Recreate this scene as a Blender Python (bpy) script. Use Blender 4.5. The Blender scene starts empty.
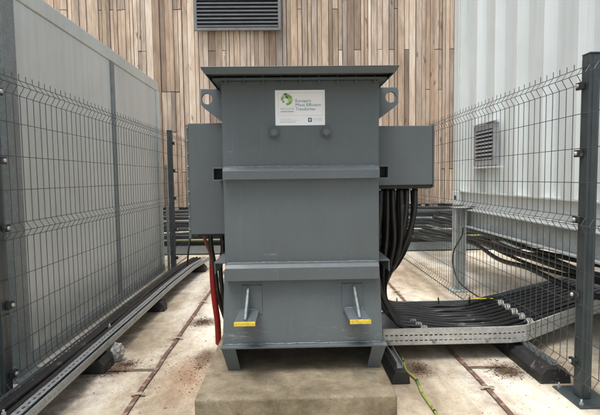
import bpy, bmesh, math, random
from mathutils import Vector, Matrix
R = math.radians
random.seed(7)
scene = bpy.context.scene
COL = scene.collection

# ------------------------------------------------------------------ materials
def nn(nt, t, **kw):
    n = nt.nodes.new(t)
    for k, v in kw.items(): setattr(n, k, v)
    return n
def lk(nt, a, b): nt.links.new(a, b)
def c4(c): return (c[0], c[1], c[2], 1)
def new_mat(name):
    m = bpy.data.materials.new(name); m.use_nodes = True
    nt = m.node_tree
    return m, nt, nt.nodes['Principled BSDF']
def coords(nt, scale=(1, 1, 1)):
    tc = nn(nt, 'ShaderNodeTexCoord'); mp = nn(nt, 'ShaderNodeMapping')
    mp.inputs['Scale'].default_value = scale
    lk(nt, tc.outputs['Object'], mp.inputs['Vector'])
    return mp.outputs['Vector']
def noise(nt, vec, scale, detail=5, rough=.6):
    n = nn(nt, 'ShaderNodeTexNoise')
    n.inputs['Scale'].default_value = scale; n.inputs['Detail'].default_value = detail
    n.inputs['Roughness'].default_value = rough
    lk(nt, vec, n.inputs['Vector'])
    return n.outputs['Fac']
def ramp(nt, fac, stops):
    r = nn(nt, 'ShaderNodeValToRGB')
    el = r.color_ramp.elements
    while len(el) < len(stops): el.new(.5)
    for e, (p, c) in zip(el, stops):
        e.position = p; e.color = c4(c) if not isinstance(c, (int, float)) else (c, c, c, 1)
    lk(nt, fac, r.inputs['Fac'])
    return r.outputs['Color']
def mix(nt, fac, a, b, mode='MIX'):
    m = nn(nt, 'ShaderNodeMix', data_type='RGBA', blend_type=mode)
    for sock, v in ((m.inputs[0], fac), (m.inputs[6], a), (m.inputs[7], b)):
        if isinstance(v, (int, float)): sock.default_value = v
        elif isinstance(v, tuple): sock.default_value = c4(v)
        else: lk(nt, v, sock)
    return m.outputs[2]
def math_(nt, op, a, b=None, clamp=False):
    m = nn(nt, 'ShaderNodeMath', operation=op); m.use_clamp = clamp
    for i, v in enumerate((a, b)):
        if v is None: continue
        if isinstance(v, (int, float)): m.inputs[i].default_value = v
        else: lk(nt, v, m.inputs[i])
    return m.outputs[0]
def bump(nt, bsdf, h, strength=.3, dist=.01):
    b = nn(nt, 'ShaderNodeBump'); b.inputs['Strength'].default_value = strength
    b.inputs['Distance'].default_value = dist
    lk(nt, h, b.inputs['Height']); lk(nt, b.outputs[0], bsdf.inputs['Normal'])

def simple(name, col, rough=.5, metal=0., var=.25, scale=6., stretch=(1, 1, 1), bmp=.15, bscale=60, speck=None):
    m, nt, b = new_mat(name)
    v = coords(nt, stretch)
    d = tuple(c * (1 - var) for c in col); l = tuple(min(1, c * (1 + var)) for c in col)
    cc = ramp(nt, noise(nt, v, scale, 6, .65), [(.3, d), (.7, l)])
    if speck:
        s = ramp(nt, noise(nt, v, speck[1], 3, .7), [(speck[2], 0), (speck[2] + .06, 1)])
        cc = mix(nt, s, cc, speck[0])
    lk(nt, cc, b.inputs['Base Color'])
    b.inputs['Metallic'].default_value = metal
    rr = ramp(nt, noise(nt, v, scale * 2.3, 4), [(.3, rough * .85), (.7, min(1, rough * 1.15))])
    lk(nt, rr, b.inputs['Roughness'])
    if bmp: bump(nt, b, noise(nt, v, bscale, 4), bmp, .004)
    return m

def mk_ground():
    m, nt, b = new_mat('pale_concrete')
    tc = nn(nt, 'ShaderNodeTexCoord'); P = tc.outputs['Object']
    sx = nn(nt, 'ShaderNodeSeparateXYZ'); lk(nt, P, sx.inputs[0])
    v1 = coords(nt, (1, .38, 1))
    big = noise(nt, v1, 1.5, 6, .62)
    cc = ramp(nt, big, [(.33, (.25, .205, .15)), (.46, (.46, .405, .32)), (.57, (.66, .62, .54))])
    fine = noise(nt, P, 46, 8, .75)
    cc = mix(nt, .55, cc, ramp(nt, fine, [(.25, (.42, .40, .36)), (.6, (.64, .62, .58))]), 'OVERLAY')
    wob = math_(nt, 'MULTIPLY', math_(nt, 'SUBTRACT', noise(nt, P, 3.5, 4), .5), .35)
    def band(x0, w):
        d = math_(nt, 'ABSOLUTE', math_(nt, 'SUBTRACT', math_(nt, 'ADD', sx.outputs[0], wob), x0))
        return math_(nt, 'SUBTRACT', 1, math_(nt, 'DIVIDE', d, w), True)
    dirt = None
    for x0, w, k in ((-.967, .17, .75), (1.225, .15, .75), (-1.40, .26, 1.), (1.95, .32, .6), (-.54, .12, .5)):
        bb = math_(nt, 'MULTIPLY', band(x0, w), k)
        dirt = bb if dirt is None else math_(nt, 'MAXIMUM', dirt, bb)
    dn = ramp(nt, noise(nt, P, 8, 9, .78), [(.34, 0), (.60, 1)])
    dirt = math_(nt, 'MULTIPLY', dirt, dn)
    cc = mix(nt, math_(nt, 'MULTIPLY', dirt, .9), cc, (.17, .115, .07))
    def blob(x, y, rx, ry, col, lo, hi, cc, ns=14, k=.9):
        mp = nn(nt, 'ShaderNodeMapping', vector_type='POINT')
        mp.inputs['Location'].default_value = (-x / rx, -y / ry, 0); mp.inputs['Scale'].default_value = (1 / rx, 1 / ry, 0)
        lk(nt, P, mp.inputs['Vector'])
        ln = nn(nt, 'ShaderNodeVectorMath', operation='LENGTH'); lk(nt, mp.outputs[0], ln.inputs[0])
        f = math_(nt, 'SUBTRACT', 1, ln.outputs['Value'], True)
        f = math_(nt, 'MULTIPLY', f, noise(nt, P, ns, 8, .8))
        f = ramp(nt, f, [(lo, 0), (hi, 1)])
        return mix(nt, math_(nt, 'MULTIPLY', f, k), cc, col)
    cc = blob(-.72, 3.1, .36, .85, (.26, .145, .075), .16, .44, cc, 45, .75)
    cc = blob(-.66, 3.4, .30, .55, (.10, .055, .03), .33, .42, cc, 90, .8)
    for (x, y) in ((-1.27, 3.22), (-.83, 4.24), (1.49, 3.04), (.87, 3.09)):
        cc = blob(x, y, .24, .24, (.12, .075, .045), .12, .38, cc, 30)
    for (x, y, rx, ry) in ((1.75, 3.1, .35, .7), (1.45, 3.55, .5, .4), (.95, 3.6, .5, .5)):
        cc = blob(x, y, rx, ry, (.17, .115, .07), .1, .5, cc, 9, .8)
    md = noise(nt, coords(nt, (1, .6, 1)), 13, 9, .78)
    cc = mix(nt, .45, cc, ramp(nt, md, [(.36, (.30, .275, .24)), (.6, (.62, .62, .61))]), 'OVERLAY')
    tide = ramp(nt, noise(nt, v1, 1.9, 5, .6), [(.485, 0), (.50, 1), (.515, 0)])
    cc = mix(nt, math_(nt, 'MULTIPLY', tide, .13), cc, (.20, .14, .08))
    tide2 = ramp(nt, noise(nt, P, 5.5, 6, .7), [(.40, 0), (.412, 1), (.43, 0)])
    cc = mix(nt, math_(nt, 'MULTIPLY', tide2, .16), cc, (.16, .12, .08))
    spk = ramp(nt, noise(nt, P, 95, 4, .7), [(.66, 0), (.71, 1)])
    cc = mix(nt, math_(nt, 'MULTIPLY', spk, .7), cc, (.07, .045, .03))
    lk(nt, cc, b.inputs['Base Color'])
    b.inputs['Roughness'].default_value = .82
    bump(nt, b, fine, .35, .006)
    return m

def mk_plinth():
    m, nt, b = new_mat('plinth_concrete')
    P = coords(nt)
    cc = ramp(nt, noise(nt, P, 3.2, 8, .68), [(.34, (.135, .11, .072)), (.5, (.24, .203, .143)), (.66, (.36, .32, .24))])
    f = noise(nt, P, 70, 8, .8)
    cc = mix(nt, .6, cc, ramp(nt, f, [(.25, (.38, .37, .34)), (.62, (.62, .61, .58))]), 'OVERLAY')
    md = noise(nt, P, 16, 8, .75)
    cc = mix(nt, .5, cc, ramp(nt, md, [(.36, (.30, .29, .27)), (.6, (.64, .63, .61))]), 'OVERLAY')
    sp = ramp(nt, noise(nt, P, 55, 5, .7), [(.62, 0), (.66, 1)])
    cc = mix(nt, math_(nt, 'MULTIPLY', sp, .65), cc, (.085, .065, .045))
    lk(nt, cc, b.inputs['Base Color']); b.inputs['Roughness'].default_value = .88
    bump(nt, b, math_(nt, 'ADD', f, md), .8, .010)
    return m

def mk_paint(name, col, scratch=True):
    m, nt, b = new_mat(name)
    P = coords(nt)
    tc = nn(nt, 'ShaderNodeTexCoord')
    sx = nn(nt, 'ShaderNodeSeparateXYZ'); lk(nt, tc.outputs['Object'], sx.inputs[0])
    cl = noise(nt, P, 2.2, 5, .6)
    cc = ramp(nt, cl, [(.3, tuple(c * .90 for c in col)), (.7, tuple(c * 1.1 for c in col))])
    # faint vertical run marks
    st = noise(nt, coords(nt, (14, 14, .8)), 2.2, 5, .6)
    cc = mix(nt, .18, cc, ramp(nt, st, [(.3, .42), (.7, .58)]), 'OVERLAY')
    dust = ramp(nt, noise(nt, P, 120, 3, .7), [(.655, 0), (.72, 1)])
    cc = mix(nt, math_(nt, 'MULTIPLY', dust, .40), cc, (.45, .45, .42))
    st2 = ramp(nt, noise(nt, coords(nt, (30, 30, .55)), 1.6, 6, .7), [(.60, 0), (.70, 1)])
    cc = mix(nt, math_(nt, 'MULTIPLY', st2, .12), cc, (.26, .27, .26))
    if scratch:
        s = noise(nt, coords(nt, (1, 1, 5)), 7, 9, .82)
        sm = ramp(nt, s, [(.56, 0), (.62, 1)])
        z = sx.outputs[2]
        tot = None
        for z0, h in ((1.255, .12), (.70, .10), (.20, .10)):
            g = math_(nt, 'SUBTRACT', 1, math_(nt, 'DIVIDE', math_(nt, 'ABSOLUTE', math_(nt, 'SUBTRACT', z, z0)), h), True)
            tot = g if tot is None else math_(nt, 'MAXIMUM', tot, g)
        cc = mix(nt, math_(nt, 'MULTIPLY', math_(nt, 'MULTIPLY', sm, tot), math_(nt, 'MULTIPLY', ramp(nt, noise(nt, P, 3.1, 2), [(.52, 0), (.62, 1)]), .6)), cc, (.42, .43, .42))
    lk(nt, cc, b.inputs['Base Color'])
    rr = ramp(nt, noise(nt, P, 9, 5), [(.3, .36), (.7, .55)])
    lk(nt, rr, b.inputs['Roughness'])
    h = math_(nt, 'ADD', math_(nt, 'MULTIPLY', noise(nt, P, 320, 2), .15), math_(nt, 'MULTIPLY', noise(nt, P, 2.4, 2), 3.0))
    bump(nt, b, h, .3, .008)
    return m

def mk_wood():
    m, nt, b = new_mat('weathered_timber')
    at = nn(nt, 'ShaderNodeAttribute'); at.attribute_name = 'board'
    tc = nn(nt, 'ShaderNodeTexCoord')
    # shift the grain per board so that neighbours do not continue each other
    ad = nn(nt, 'ShaderNodeVectorMath', operation='MULTIPLY_ADD')
    lk(nt, at.outputs['Color'], ad.inputs[0]); ad.inputs[1].default_value = (37, 11, 53); lk(nt, tc.outputs['Object'], ad.inputs[2])
    mp = nn(nt, 'ShaderNodeMapping'); mp.inputs['Scale'].default_value = (1, 1, .07); lk(nt, ad.outputs[0], mp.inputs[0])
    g = noise(nt, mp.outputs[0], 38, 7, .65)
    mp2 = nn(nt, 'ShaderNodeMapping'); mp2.inputs['Scale'].default_value = (1, 1, .3); lk(nt, ad.outputs[0], mp2.inputs[0])
    g2 = noise(nt, mp2.outputs[0], 5, 5, .6)
    cc = mix(nt, .75, at.outputs['Color'], ramp(nt, g, [(.28, (.30, .27, .25)), (.62, (.64, .62, .60))]), 'OVERLAY')
    cc = mix(nt, .55, cc, ramp(nt, g2, [(.28, (.22, .19, .17)), (.72, (.66, .66, .66))]), 'OVERLAY')
    kn = ramp(nt, noise(nt, mp2.outputs[0], 9, 3, .5), [(.67, 0), (.73, 1)])
    cc = mix(nt, math_(nt, 'MULTIPLY', kn, .75), cc, (.10, .065, .045))
    lk(nt, cc, b.inputs['Base Color']); b.inputs['Roughness'].default_value = .8
    bump(nt, b, g, .3, .006)
    return m

def mk_galv(name='galvanised_steel', col=(.42, .44, .44), dirty=.35, metal=.55, rough=.48):
    m, nt, b = new_mat(name)
    P = coords(nt)
    vo = nn(nt, 'ShaderNodeTexVoronoi'); vo.inputs['Scale'].default_value = 110; lk(nt, P, vo.inputs['Vector'])
    bw = nn(nt, 'ShaderNodeRGBToBW'); lk(nt, vo.outputs['Color'], bw.inputs[0])
    cc = ramp(nt, bw.outputs[0], [(.2, tuple(c * .85 for c in col)), (.8, tuple(c * 1.14 for c in col))])
    d = ramp(nt, noise(nt, P, 8, 7, .7), [(.42, 0), (.68, 1)])
    cc = mix(nt, math_(nt, 'MULTIPLY', d, dirty), cc, (.13, .115, .09))
    lk(nt, cc, b.inputs['Base Color'])
    b.inputs['Metallic'].default_value = metal
    lk(nt, ramp(nt, bw.outputs[0], [(0, rough * .8), (1, rough * 1.25)]), b.inputs['Roughness'])
    bump(nt, b, noise(nt, P, 60, 3), .12, .003)
    return m

def mk_cabin(name, col, streak=.3, foot=0.):
    m, nt, b = new_mat(name)
    P = coords(nt)
    cc = ramp(nt, noise(nt, P, 1.1, 5), [(.3, tuple(c * .90 for c in col)), (.7, tuple(c * 1.08 for c in col))])
    s = noise(nt, coords(nt, (9, 9, .35)), 2.1, 7, .65)
    cc = mix(nt, streak, cc, ramp(nt, s, [(.28, (.30, .30, .28)), (.62, (.60, .60, .59))]), 'OVERLAY')
    s2 = ramp(nt, noise(nt, coords(nt, (22, 22, .5)), 1.7, 6, .7), [(.60, 0), (.72, 1)])
    cc = mix(nt, math_(nt, 'MULTIPLY', s2, streak * .8), cc, tuple(c * .45 for c in col))
    if foot:
        sx = nn(nt, 'ShaderNodeSeparateXYZ'); lk(nt, P, sx.inputs[0])
        gz = math_(nt, 'SUBTRACT', 1, math_(nt, 'DIVIDE', sx.outputs[2], foot), True)
        gn = ramp(nt, noise(nt, coords(nt, (6, 6, 2)), 3.5, 8, .75), [(.35, 0), (.65, 1)])
        cc = mix(nt, math_(nt, 'MULTIPLY', math_(nt, 'MULTIPLY', gz, gn), .9), cc, (.16, .15, .12))
    lk(nt, cc, b.inputs['Base Color']); b.inputs['Roughness'].default_value = .36
    bump(nt, b, noise(nt, coords(nt, (1, 1, .5)), 3.2, 3), .25, .02)
    return m

M = {}
M['ground'] = mk_ground()
M['plinth'] = mk_plinth()
M['tank'] = mk_paint('transformer_paint', (.094, .113, .121))
M['box'] = mk_paint('cable_box_paint', (.092, .108, .115), False)
M['lid'] = mk_paint('shaded_lid_paint', (.080, .096, .103), False)  # tank paint darkened, the underside's shade put into the lid colour
M['gusset'] = simple('pale_gusset', (.19, .215, .225), .4, .1, .45, 30, bmp=.2)  # paler, more mottled grey than the tank paint
M['weld'] = simple('weld_bead', (.20, .22, .225), .5, .1, .5, 40, bmp=.6, bscale=120)
M['wood'] = mk_wood()
M['galv'] = mk_galv()
M['galv_dark'] = mk_galv('weathered_galvanised', (.25, .285, .29), .35, .25, .55)
M['galv_bright'] = mk_galv('bright_galvanised', (.55, .56, .545), .40, .35, .42)
M['fence'] = simple('fence_coating', (.047, .061, .065), .40, .0, .2, 8, bmp=.1)
M['wire'] = simple('fence_wire', (.062, .072, .072), .42, .2, .25, 8, bmp=0)
M['cabin'] = mk_cabin('cabin_panel', (.60, .63, .61), .40, .55)
M['cabin_trim'] = mk_cabin('cabin_trim', (.59, .62, .59), .3)
M['container'] = mk_cabin('container_paint', (.65, .685, .665), .35)
M['container_rail'] = mk_cabin('container_rail', (.62, .64, .62), .6)
M['beam'] = mk_galv('beam_galvanised', (.42, .46, .455), .4, .15, .55)
M['rubber'] = simple('black_rubber', (.018, .018, .018), .6, 0, .4, 14, bmp=.5, bscale=70, speck=((.09, .085, .075), 18, .60))
M['cable'] = simple('black_cable_sheath', (.016, .017, .018), .38, 0, .3, 10, bmp=.15, speck=((.10, .095, .085), 12, .62))
M['pipe_black'] = simple('rack_pipe_black', (.022, .024, .025), .5, 0, .4, 6)
M['pipe_grey'] = simple('rack_pipe_grey', (.20, .22, .225), .5, .1, .35, 6)
M['pipe_green'] = simple('rack_pipe_green', (.24, .28, .12), .5, 0, .3, 6)
M['pipe_white'] = simple('rack_pipe_white', (.52, .52, .47), .5, 0, .3, 6)
M['red'] = simple('red_conduit', (.46, .028, .024), .45, 0, .3, 12, bmp=.1, speck=((.15, .07, .05), 16, .6))
M['copper'] = simple('copper_tape', (.165, .095, .070), .55, .15, .4, 9, bmp=.2, speck=((.34, .25, .2), 12, .56))
M['clip'] = simple('tape_clip', (.40, .32, .24), .6, .1, .3, 15)
M['brown_cable'] = simple('brown_cable', (.26, .10, .05), .5, .1, .3, 10)
M['yellow'] = simple('yellow_paint', (.62, .47, .04), .5, 0, .22, 25, bmp=.2, speck=((.22, .20, .13), 60, .60))
M['yg'] = simple('earth_green_yellow', (.30, .33, .08), .5, 0, .3, 20, speck=((.13, .22, .04), 9, .55))
M['debris'] = simple('leaf_crumbs', (.085, .052, .032), .9, 0, .6, 30)
M['dark'] = simple('dark_recess', (.02, .022, .023), .7, 0, .2, 6)
M['louvre'] = simple('louvre_steel', (.12, .128, .133), .5, .1, .15, 6)
M['louvre_frame'] = simple('louvre_frame', (.17, .17, .162), .55, .1, .2, 6)
M['grille'] = simple('grille_grey', (.34, .35, .35), .5, .1, .2, 8)
M['white'] = simple('sticker_white', (.88, .89, .90), .35, 0, .03, 6, bmp=0)
M['ink_grey'] = simple('ink_grey', (.30, .32, .34), .5, 0, .05, bmp=0)
M['ink_teal'] = simple('ink_teal', (.035, .20, .25), .5, 0, .05, bmp=0)
M['ink_blue'] = simple('ink_blue', (.03, .16, .26), .5, 0, .05, bmp=0)
M['ink_line'] = simple('ink_line', (.58, .60, .62), .5, 0, .05, bmp=0)
M['green1'] = simple('ink_leaf_green', (.22, .42, .08), .5, 0, .1, bmp=0)
M['green2'] = simple('ink_dark_green', (.04, .20, .07), .5, 0, .1, bmp=0)
M['green3'] = simple('ink_pale_green', (.50, .62, .30), .5, 0, .1, bmp=0)
M['base_wall'] = simple('wall_base_dark', (.045, .047, .048), .8, 0, .3, 3)
def mk_plastic():
    m, nt, b = new_mat('crumpled_plastic')
    b.inputs['Base Color'].default_value = (.48, .47, .44, 1)
    b.inputs['Roughness'].default_value = .18
    b.inputs['Transmission Weight'].default_value = .35
    bump(nt, b, noise(nt, coords(nt), 45, 4), .6, .01)
    return m
M['plastic'] = mk_plastic()

# ------------------------------------------------------------------ builders
ORG = {}
class MB:
    def __init__(s): s.v = []; s.f = []; s.sm = []; s.col = None
    def add(s, vs, fs, smooth=False):
        o = len(s.v); s.v += [Vector(p) for p in vs]
        for f in fs: s.f.append(tuple(i + o for i in f)); s.sm.append(smooth)
        return s
    def hexa(s, p, smooth=False):   # p: 4 bottom (ccw from above), 4 top
        return s.add(p, [(3, 2, 1, 0), (4, 5, 6, 7), (0, 1, 5, 4), (1, 2, 6, 5), (2, 3, 7, 6), (3, 0, 4, 7)], smooth)
    def box(s, x0, x1, y0, y1, z0, z1):
        return s.hexa([(x0, y0, z0), (x1, y0, z0), (x1, y1, z0), (x0, y1, z0), (x0, y0, z1), (x1, y0, z1), (x1, y1, z1), (x0, y1, z1)])
    def prism(s, poly, axis, a, b):
        """poly: 2-D outline; axis 0/1/2 = extruded along x/y/z"""
        def mk(t, p):
            q = list(p); q.insert(axis, t); return tuple(q)
        n = len(poly)
        vs = [mk(a, p) for p in poly] + [mk(b, p) for p in poly]
        fs = [tuple(range(n))[::-1], tuple(range(n, 2 * n))] + [(i, (i + 1) % n, n + (i + 1) % n, n + i) for i in range(n)]
        return s.add(vs, fs)
    def tube(s, pts, r, n=8, cap=True, smooth=True):
        pts = [Vector(p) for p in pts]; k = len(pts); vs = []
        t0 = (pts[1] - pts[0]).normalized()
        up = Vector((0, 0, 1)) if abs(t0.z) < .9 else Vector((1, 0, 0))
        u = t0.cross(up).normalized()
        for i, p in enumerate(pts):
            t = (pts[min(i + 1, k - 1)] - pts[max(i - 1, 0)]).normalized()
            u = (u - t * u.dot(t)).normalized(); w = t.cross(u)
            rr = r[i] if isinstance(r, (list, tuple)) else r
            for j in range(n):
                a = 2 * math.pi * j / n + math.pi / n
                vs.append(p + u * math.cos(a) * rr + w * math.sin(a) * rr)
        fs = [(i * n + j, i * n + (j + 1) % n, (i + 1) * n + (j + 1) % n, (i + 1) * n + j) for i in range(k - 1) for j in range(n)]
        o = len(s.v); s.add(vs, fs, smooth)
        if cap:
            s.f.append(tuple(o + j for j in range(n))[::-1]); s.sm.append(False)
            s.f.append(tuple(o + (k - 1) * n + j for j in range(n))); s.sm.append(False)
        return s
    def build(s, name, m, parent=None, bevel=0, seg=2, weld=False):
        org = ORG.get(parent.name, Vector((0, 0, 0))) if parent else Vector((0, 0, 0))
        me = bpy.data.meshes.new(name)
        me.from_pydata([tuple(v - org) for v in s.v], [], s.f)
        me.update()
        bm = bmesh.new(); bm.from_mesh(me)
        bmesh.ops.recalc_face_normals(bm, faces=bm.faces); bm.to_mesh(me); bm.free()
        me.polygons.foreach_set('use_smooth', s.sm)
        me.materials.append(m)
        o = bpy.data.objects.new(name, me); COL.objects.link(o)
        if parent: o.parent = parent
        ORG[o.name] = org
        if bevel:
            bv = o.modifiers.new('bevel', 'BEVEL'); bv.width = bevel; bv.segments = seg; bv.limit_method = 'ANGLE'; bv.angle_limit = R(40)
            bv.harden_normals = False
        return o
def thing(name, loc, label, cat, group=None):
    o = bpy.data.objects.new(name, None); COL.objects.link(o); o.location = loc
    o.empty_display_size = .1
    o['label'] = label; o['category'] = cat
    if group: o['group'] = group
    ORG[o.name] = Vector(loc)
    return o
def tag(o, label, cat, group=None, kind=None):
    o['label'] = label; o['category'] = cat
    if group: o['group'] = group
    if kind: o['kind'] = kind
    return o
def struct(o, label=None):
    o['kind'] = 'structure'
    if label: o['label'] = label
    return o
def spline(pts, n=8):
    P = [Vector(p) for p in pts]; P = [P[0] * 2 - P[1]] + P + [P[-1] * 2 - P[-2]]
    out = []
    for i in range(1, len(P) - 2):
        a, b, c, d = P[i - 1:i + 3]
        for k in range(n):
            t = k / n
            out.append(.5 * ((2 * b) + (c - a) * t + (2 * a - 5 * b + 4 * c - d) * t * t + (3 * b - a - 3 * c + d) * t ** 3))
    out.append(P[-2]); return out
def perforated(mb, p0, p1, z0, z1, rows, pitch=.034, slot=.020, th=.002, up=(0, 0, 1)):
    """sheet between p0 and p1, running 'up' from z0 to z1, with rows of slots [(a,b)..] cut as real holes"""
    p0 = Vector(p0); p1 = Vector(p1); up = Vector(up); L = (p1 - p0).length; t = (p1 - p0) / L
    nrm = t.cross(up).normalized() * th / 2
    levels = [z0]
    for a, b in rows: levels += [a, b]
    levels.append(z1)
    def slab(s0, s1, a, b):
        q = [p0 + t * s0 + up * a, p0 + t * s1 + up * a, p0 + t * s1 + up * b, p0 + t * s0 + up * b]
        mb.hexa([x + nrm for x in q] + [x - nrm for x in q])
    for i in range(0, len(levels) - 1):
        a, b = levels[i], levels[i + 1]
        if i % 2 == 0: slab(0, L, a, b)
        else:
            s = 0.
            while s < L:
                slab(s, min(L, s + pitch - slot), a, b); s += pitch

# ------------------------------------------------------------------ ground
g = MB()
g.add([(-60, -60, 0), (60, -60, 0), (60, 60, 0), (-60, 60, 0)], [(0, 1, 2, 3)])
struct(g.build('ground', M['ground']), 'pale stained concrete ground')

# ------------------------------------------------------------------ timber clad wall
WY = 8.45
def timber_wall():
    t = thing('timber_clad_wall', (0, WY, 0), 'tall wall clad in vertical weathered timber boards behind the transformer', 'wall')
    mb = MB(); cols = []
    pal = [(.47, .395, .32), (.53, .46, .385), (.41, .33, .26), (.33, .255, .195), (.45, .385, .325), (.27, .215, .17), (.50, .42, .335),
           (.38, .33, .285), (.60, .535, .465), (.42, .345, .27), (.30, .265, .235), (.47, .41, .355)]
    rnd = random.Random(12)
    x = -5.0
    joints = [4.38 - .725 * k for k in range(-2, 6)]
    last = None
    while x < 6:
        w = rnd.choice([.06, .07, .075, .085, .095, .105, .125])
        gap = rnd.uniform(.005, .013)
        zs = sorted([z for z in joints if rnd.random() < .22] + [.83, 6.2])
        d = rnd.choice([0, .006, .012, .022])
        for z0, z1 in zip(zs[:-1], zs[1:]):
            c = rnd.choice(pal)
            while c is last: c = rnd.choice(pal)
            last = c
            k = rnd.uniform(.82, 1.10); c = (c[0] * k * 1.08, c[1] * k * 1.045, c[2] * k * .99)
            dd = d + rnd.choice([0, 0, .008])
            mb.box(x, x + w - gap, WY - .03 - dd, WY - .002, z0 + .006, z1 - .006)
            cols += [c] * 6
        x += w
    o = mb.build('boards', M['wood'], t)
    at = o.data.color_attributes.new('board', 'FLOAT_COLOR', 'CORNER')
    for p in o.data.polygons:
        for li in p.loop_indices: at.data[li].color = (*cols[p.index], 1)
    MB().box(-5, 6, WY, WY + .25, 0, 6.2).build('backing_wall', M['base_wall'], t)
timber_wall()

# big louvre
def big_louvre():
    x0, x1, z0, z1 = -1.655, -.115, 3.98, 5.15
    y = WY - .115
    t = thing('ventilation_louvre', (0, y, z0), 'dark slatted ventilation louvre high on the timber wall', 'louvre')
    f = MB(); w = .05
    f.box(x0, x1, y - .03, y + .01, z0, z0 + w); f.box(x0, x1, y - .03, y + .01, z1 - w, z1)
    f.box(x0, x0 + w, y - .03, y + .01, z0 + w, z1 - w); f.box(x1 - w, x1, y - .03, y + .01, z0 + w, z1 - w)
    f.build('frame', M['louvre_frame'], t, .003)
    MB().box(x0 + w, x1 - w, y + .013, y + .02, z0 + w, z1 - w).build('back_panel', M['dark'], t)
    z = z0 + w + .01
    while z < z1 - w - .06:
        s = MB()
        s.hexa([(x0 + w, y - .035, z), (x1 - w, y - .035, z), (x1 - w, y + .01, z + .045), (x0 + w, y + .01, z + .045),
                (x0 + w, y - .035, z + .022), (x1 - w, y - .035, z + .022), (x1 - w, y + .01, z + .052), (x0 + w, y + .01, z + .052)])
        s.build('slat', M['louvre'], t)
        z += .066
big_louvre()

# ------------------------------------------------------------------ pipe rack along the foot of the wall
def pipe_rack():
    b = thing('rack_beam', (0, 8.1, 0), 'grey steel beam lying along the foot of the timber wall', 'beam')
    MB().box(-4.6, 5.6, 8.08, 8.2, .02, .15).build('beam', M['galv_dark'], b, .004)
    f = thing('pipe_rack', (0, 8.2, 0), 'low steel rack holding the pipes along the wall foot', 'rack')
    rr = MB(); rr.box(-4.6, 5.6, 8.30, 8.33, .70, .76); rr.box(-4.6, 5.6, 8.30, 8.33, .43, .47)
    rr.build('rail', M['galv_dark'], f, .003)
    for x in [-3.6, -2.35, -1.1, .15, 1.4, 2.65, 3.9, 5.1]:
        MB().box(x, x + .06, 8.30 - .08, 8.298, .0, .80).build('upright', M['galv_dark'], f, .003)
    names = [(.19, .035, 'pipe_black', 8.26, 'thick black pipe lowest on the rack by the wall'),
             (.27, .015, 'pipe_green', 8.05, 'yellow green pipe running along the wall foot rack'),
             (.335, .030, 'pipe_black', 8.15, 'black pipe between the yellow green and the pale pipe on the rack'),
             (.41, .016, 'pipe_white', 8.05, 'thin pale pipe along the wall foot rack'),
             (.52, .040, 'pipe_black', 8.15, 'thickest black pipe in the middle of the wall rack'),
             (.60, .022, 'pipe_grey', 8.12, 'grey pipe above the thickest black pipe on the rack'),
             (.675, .028, 'pipe_black', 8.15, 'upper black pipe just under the top rail of the rack'),
             (.785, .030, 'pipe_black', 8.15, 'topmost black pipe on the rack by the wall')]
    for z, r, m, y, lab in names:
        rnd = random.Random(int(z * 1000))
        pts = [(-4.5 + i * .55, y + rnd.uniform(-.012, .012), z + rnd.uniform(-.012, .012)) for i in range(19)]
        tag(MB().tube(spline(pts, 3), r, 8).build('rack_pipe', M[m]), lab, 'pipe', 'pipes on the rack by the wall')
pipe_rack()

# ------------------------------------------------------------------ left cabin
def left_cabin():
    X = -1.9; Y1 = 6.74
    t = thing('grey_cabin', (X, 3, 0), 'long pale grey cabin with flat panels behind the left fence', 'container')
    MB().box(-4.3, X, -2.0, Y1, .10, 2.62).build('wall_panel', M['cabin'], t, .006)
    MB().box(-4.35, X + .012, -2.0, Y1 + .02, 2.622, 2.75).build('top_rail', M['cabin_trim'], t, .008)
    MB().box(-4.3, X + .03, -2.0, Y1 + .01, .0, .10).build('bottom_rail', M['galv_dark'], t, .006)
    for y in (1.3, 4.98):
        MB().box(X + .001, X + .022, y, y + .075, .102, 2.615).build('joint_cover', M['galv_dark'], t, .003)
    MB().box(X + .001, X + .03, Y1 - .10, Y1 + .01, .102, 2.615).build('corner_post', M['cabin_trim'], t, .004)
left_cabin()
# galvanised column between fence and cabin
c = thing('galvanised_column', (-1.85, 3.13, 0), 'tall galvanised steel column in front of the grey cabin', 'column')
m_ = MB(); m_.box(-1.892, -1.857, 3.05, 3.062, 0, 3.4); m_.box(-1.857, -1.848, 3.05, 3.20, 0, 3.4); m_.box(-1.892, -1.857, 3.188, 3.20, 0, 3.4)
m_.build('h_section', M['galv_dark'], c, .002)
MB().box(-1.868, -1.78, 3.0, 3.24, .003, .016).build('base_plate', M['galv_dark'], c, .002)
# thin marker post at the far end
tag(MB().box(-1.80, -1.765, 6.62, 6.645, 0, 1.56).build('marker_post', M['galv'], None, .002), 'thin pale upright strip beside the far left fence post', 'post')

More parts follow.
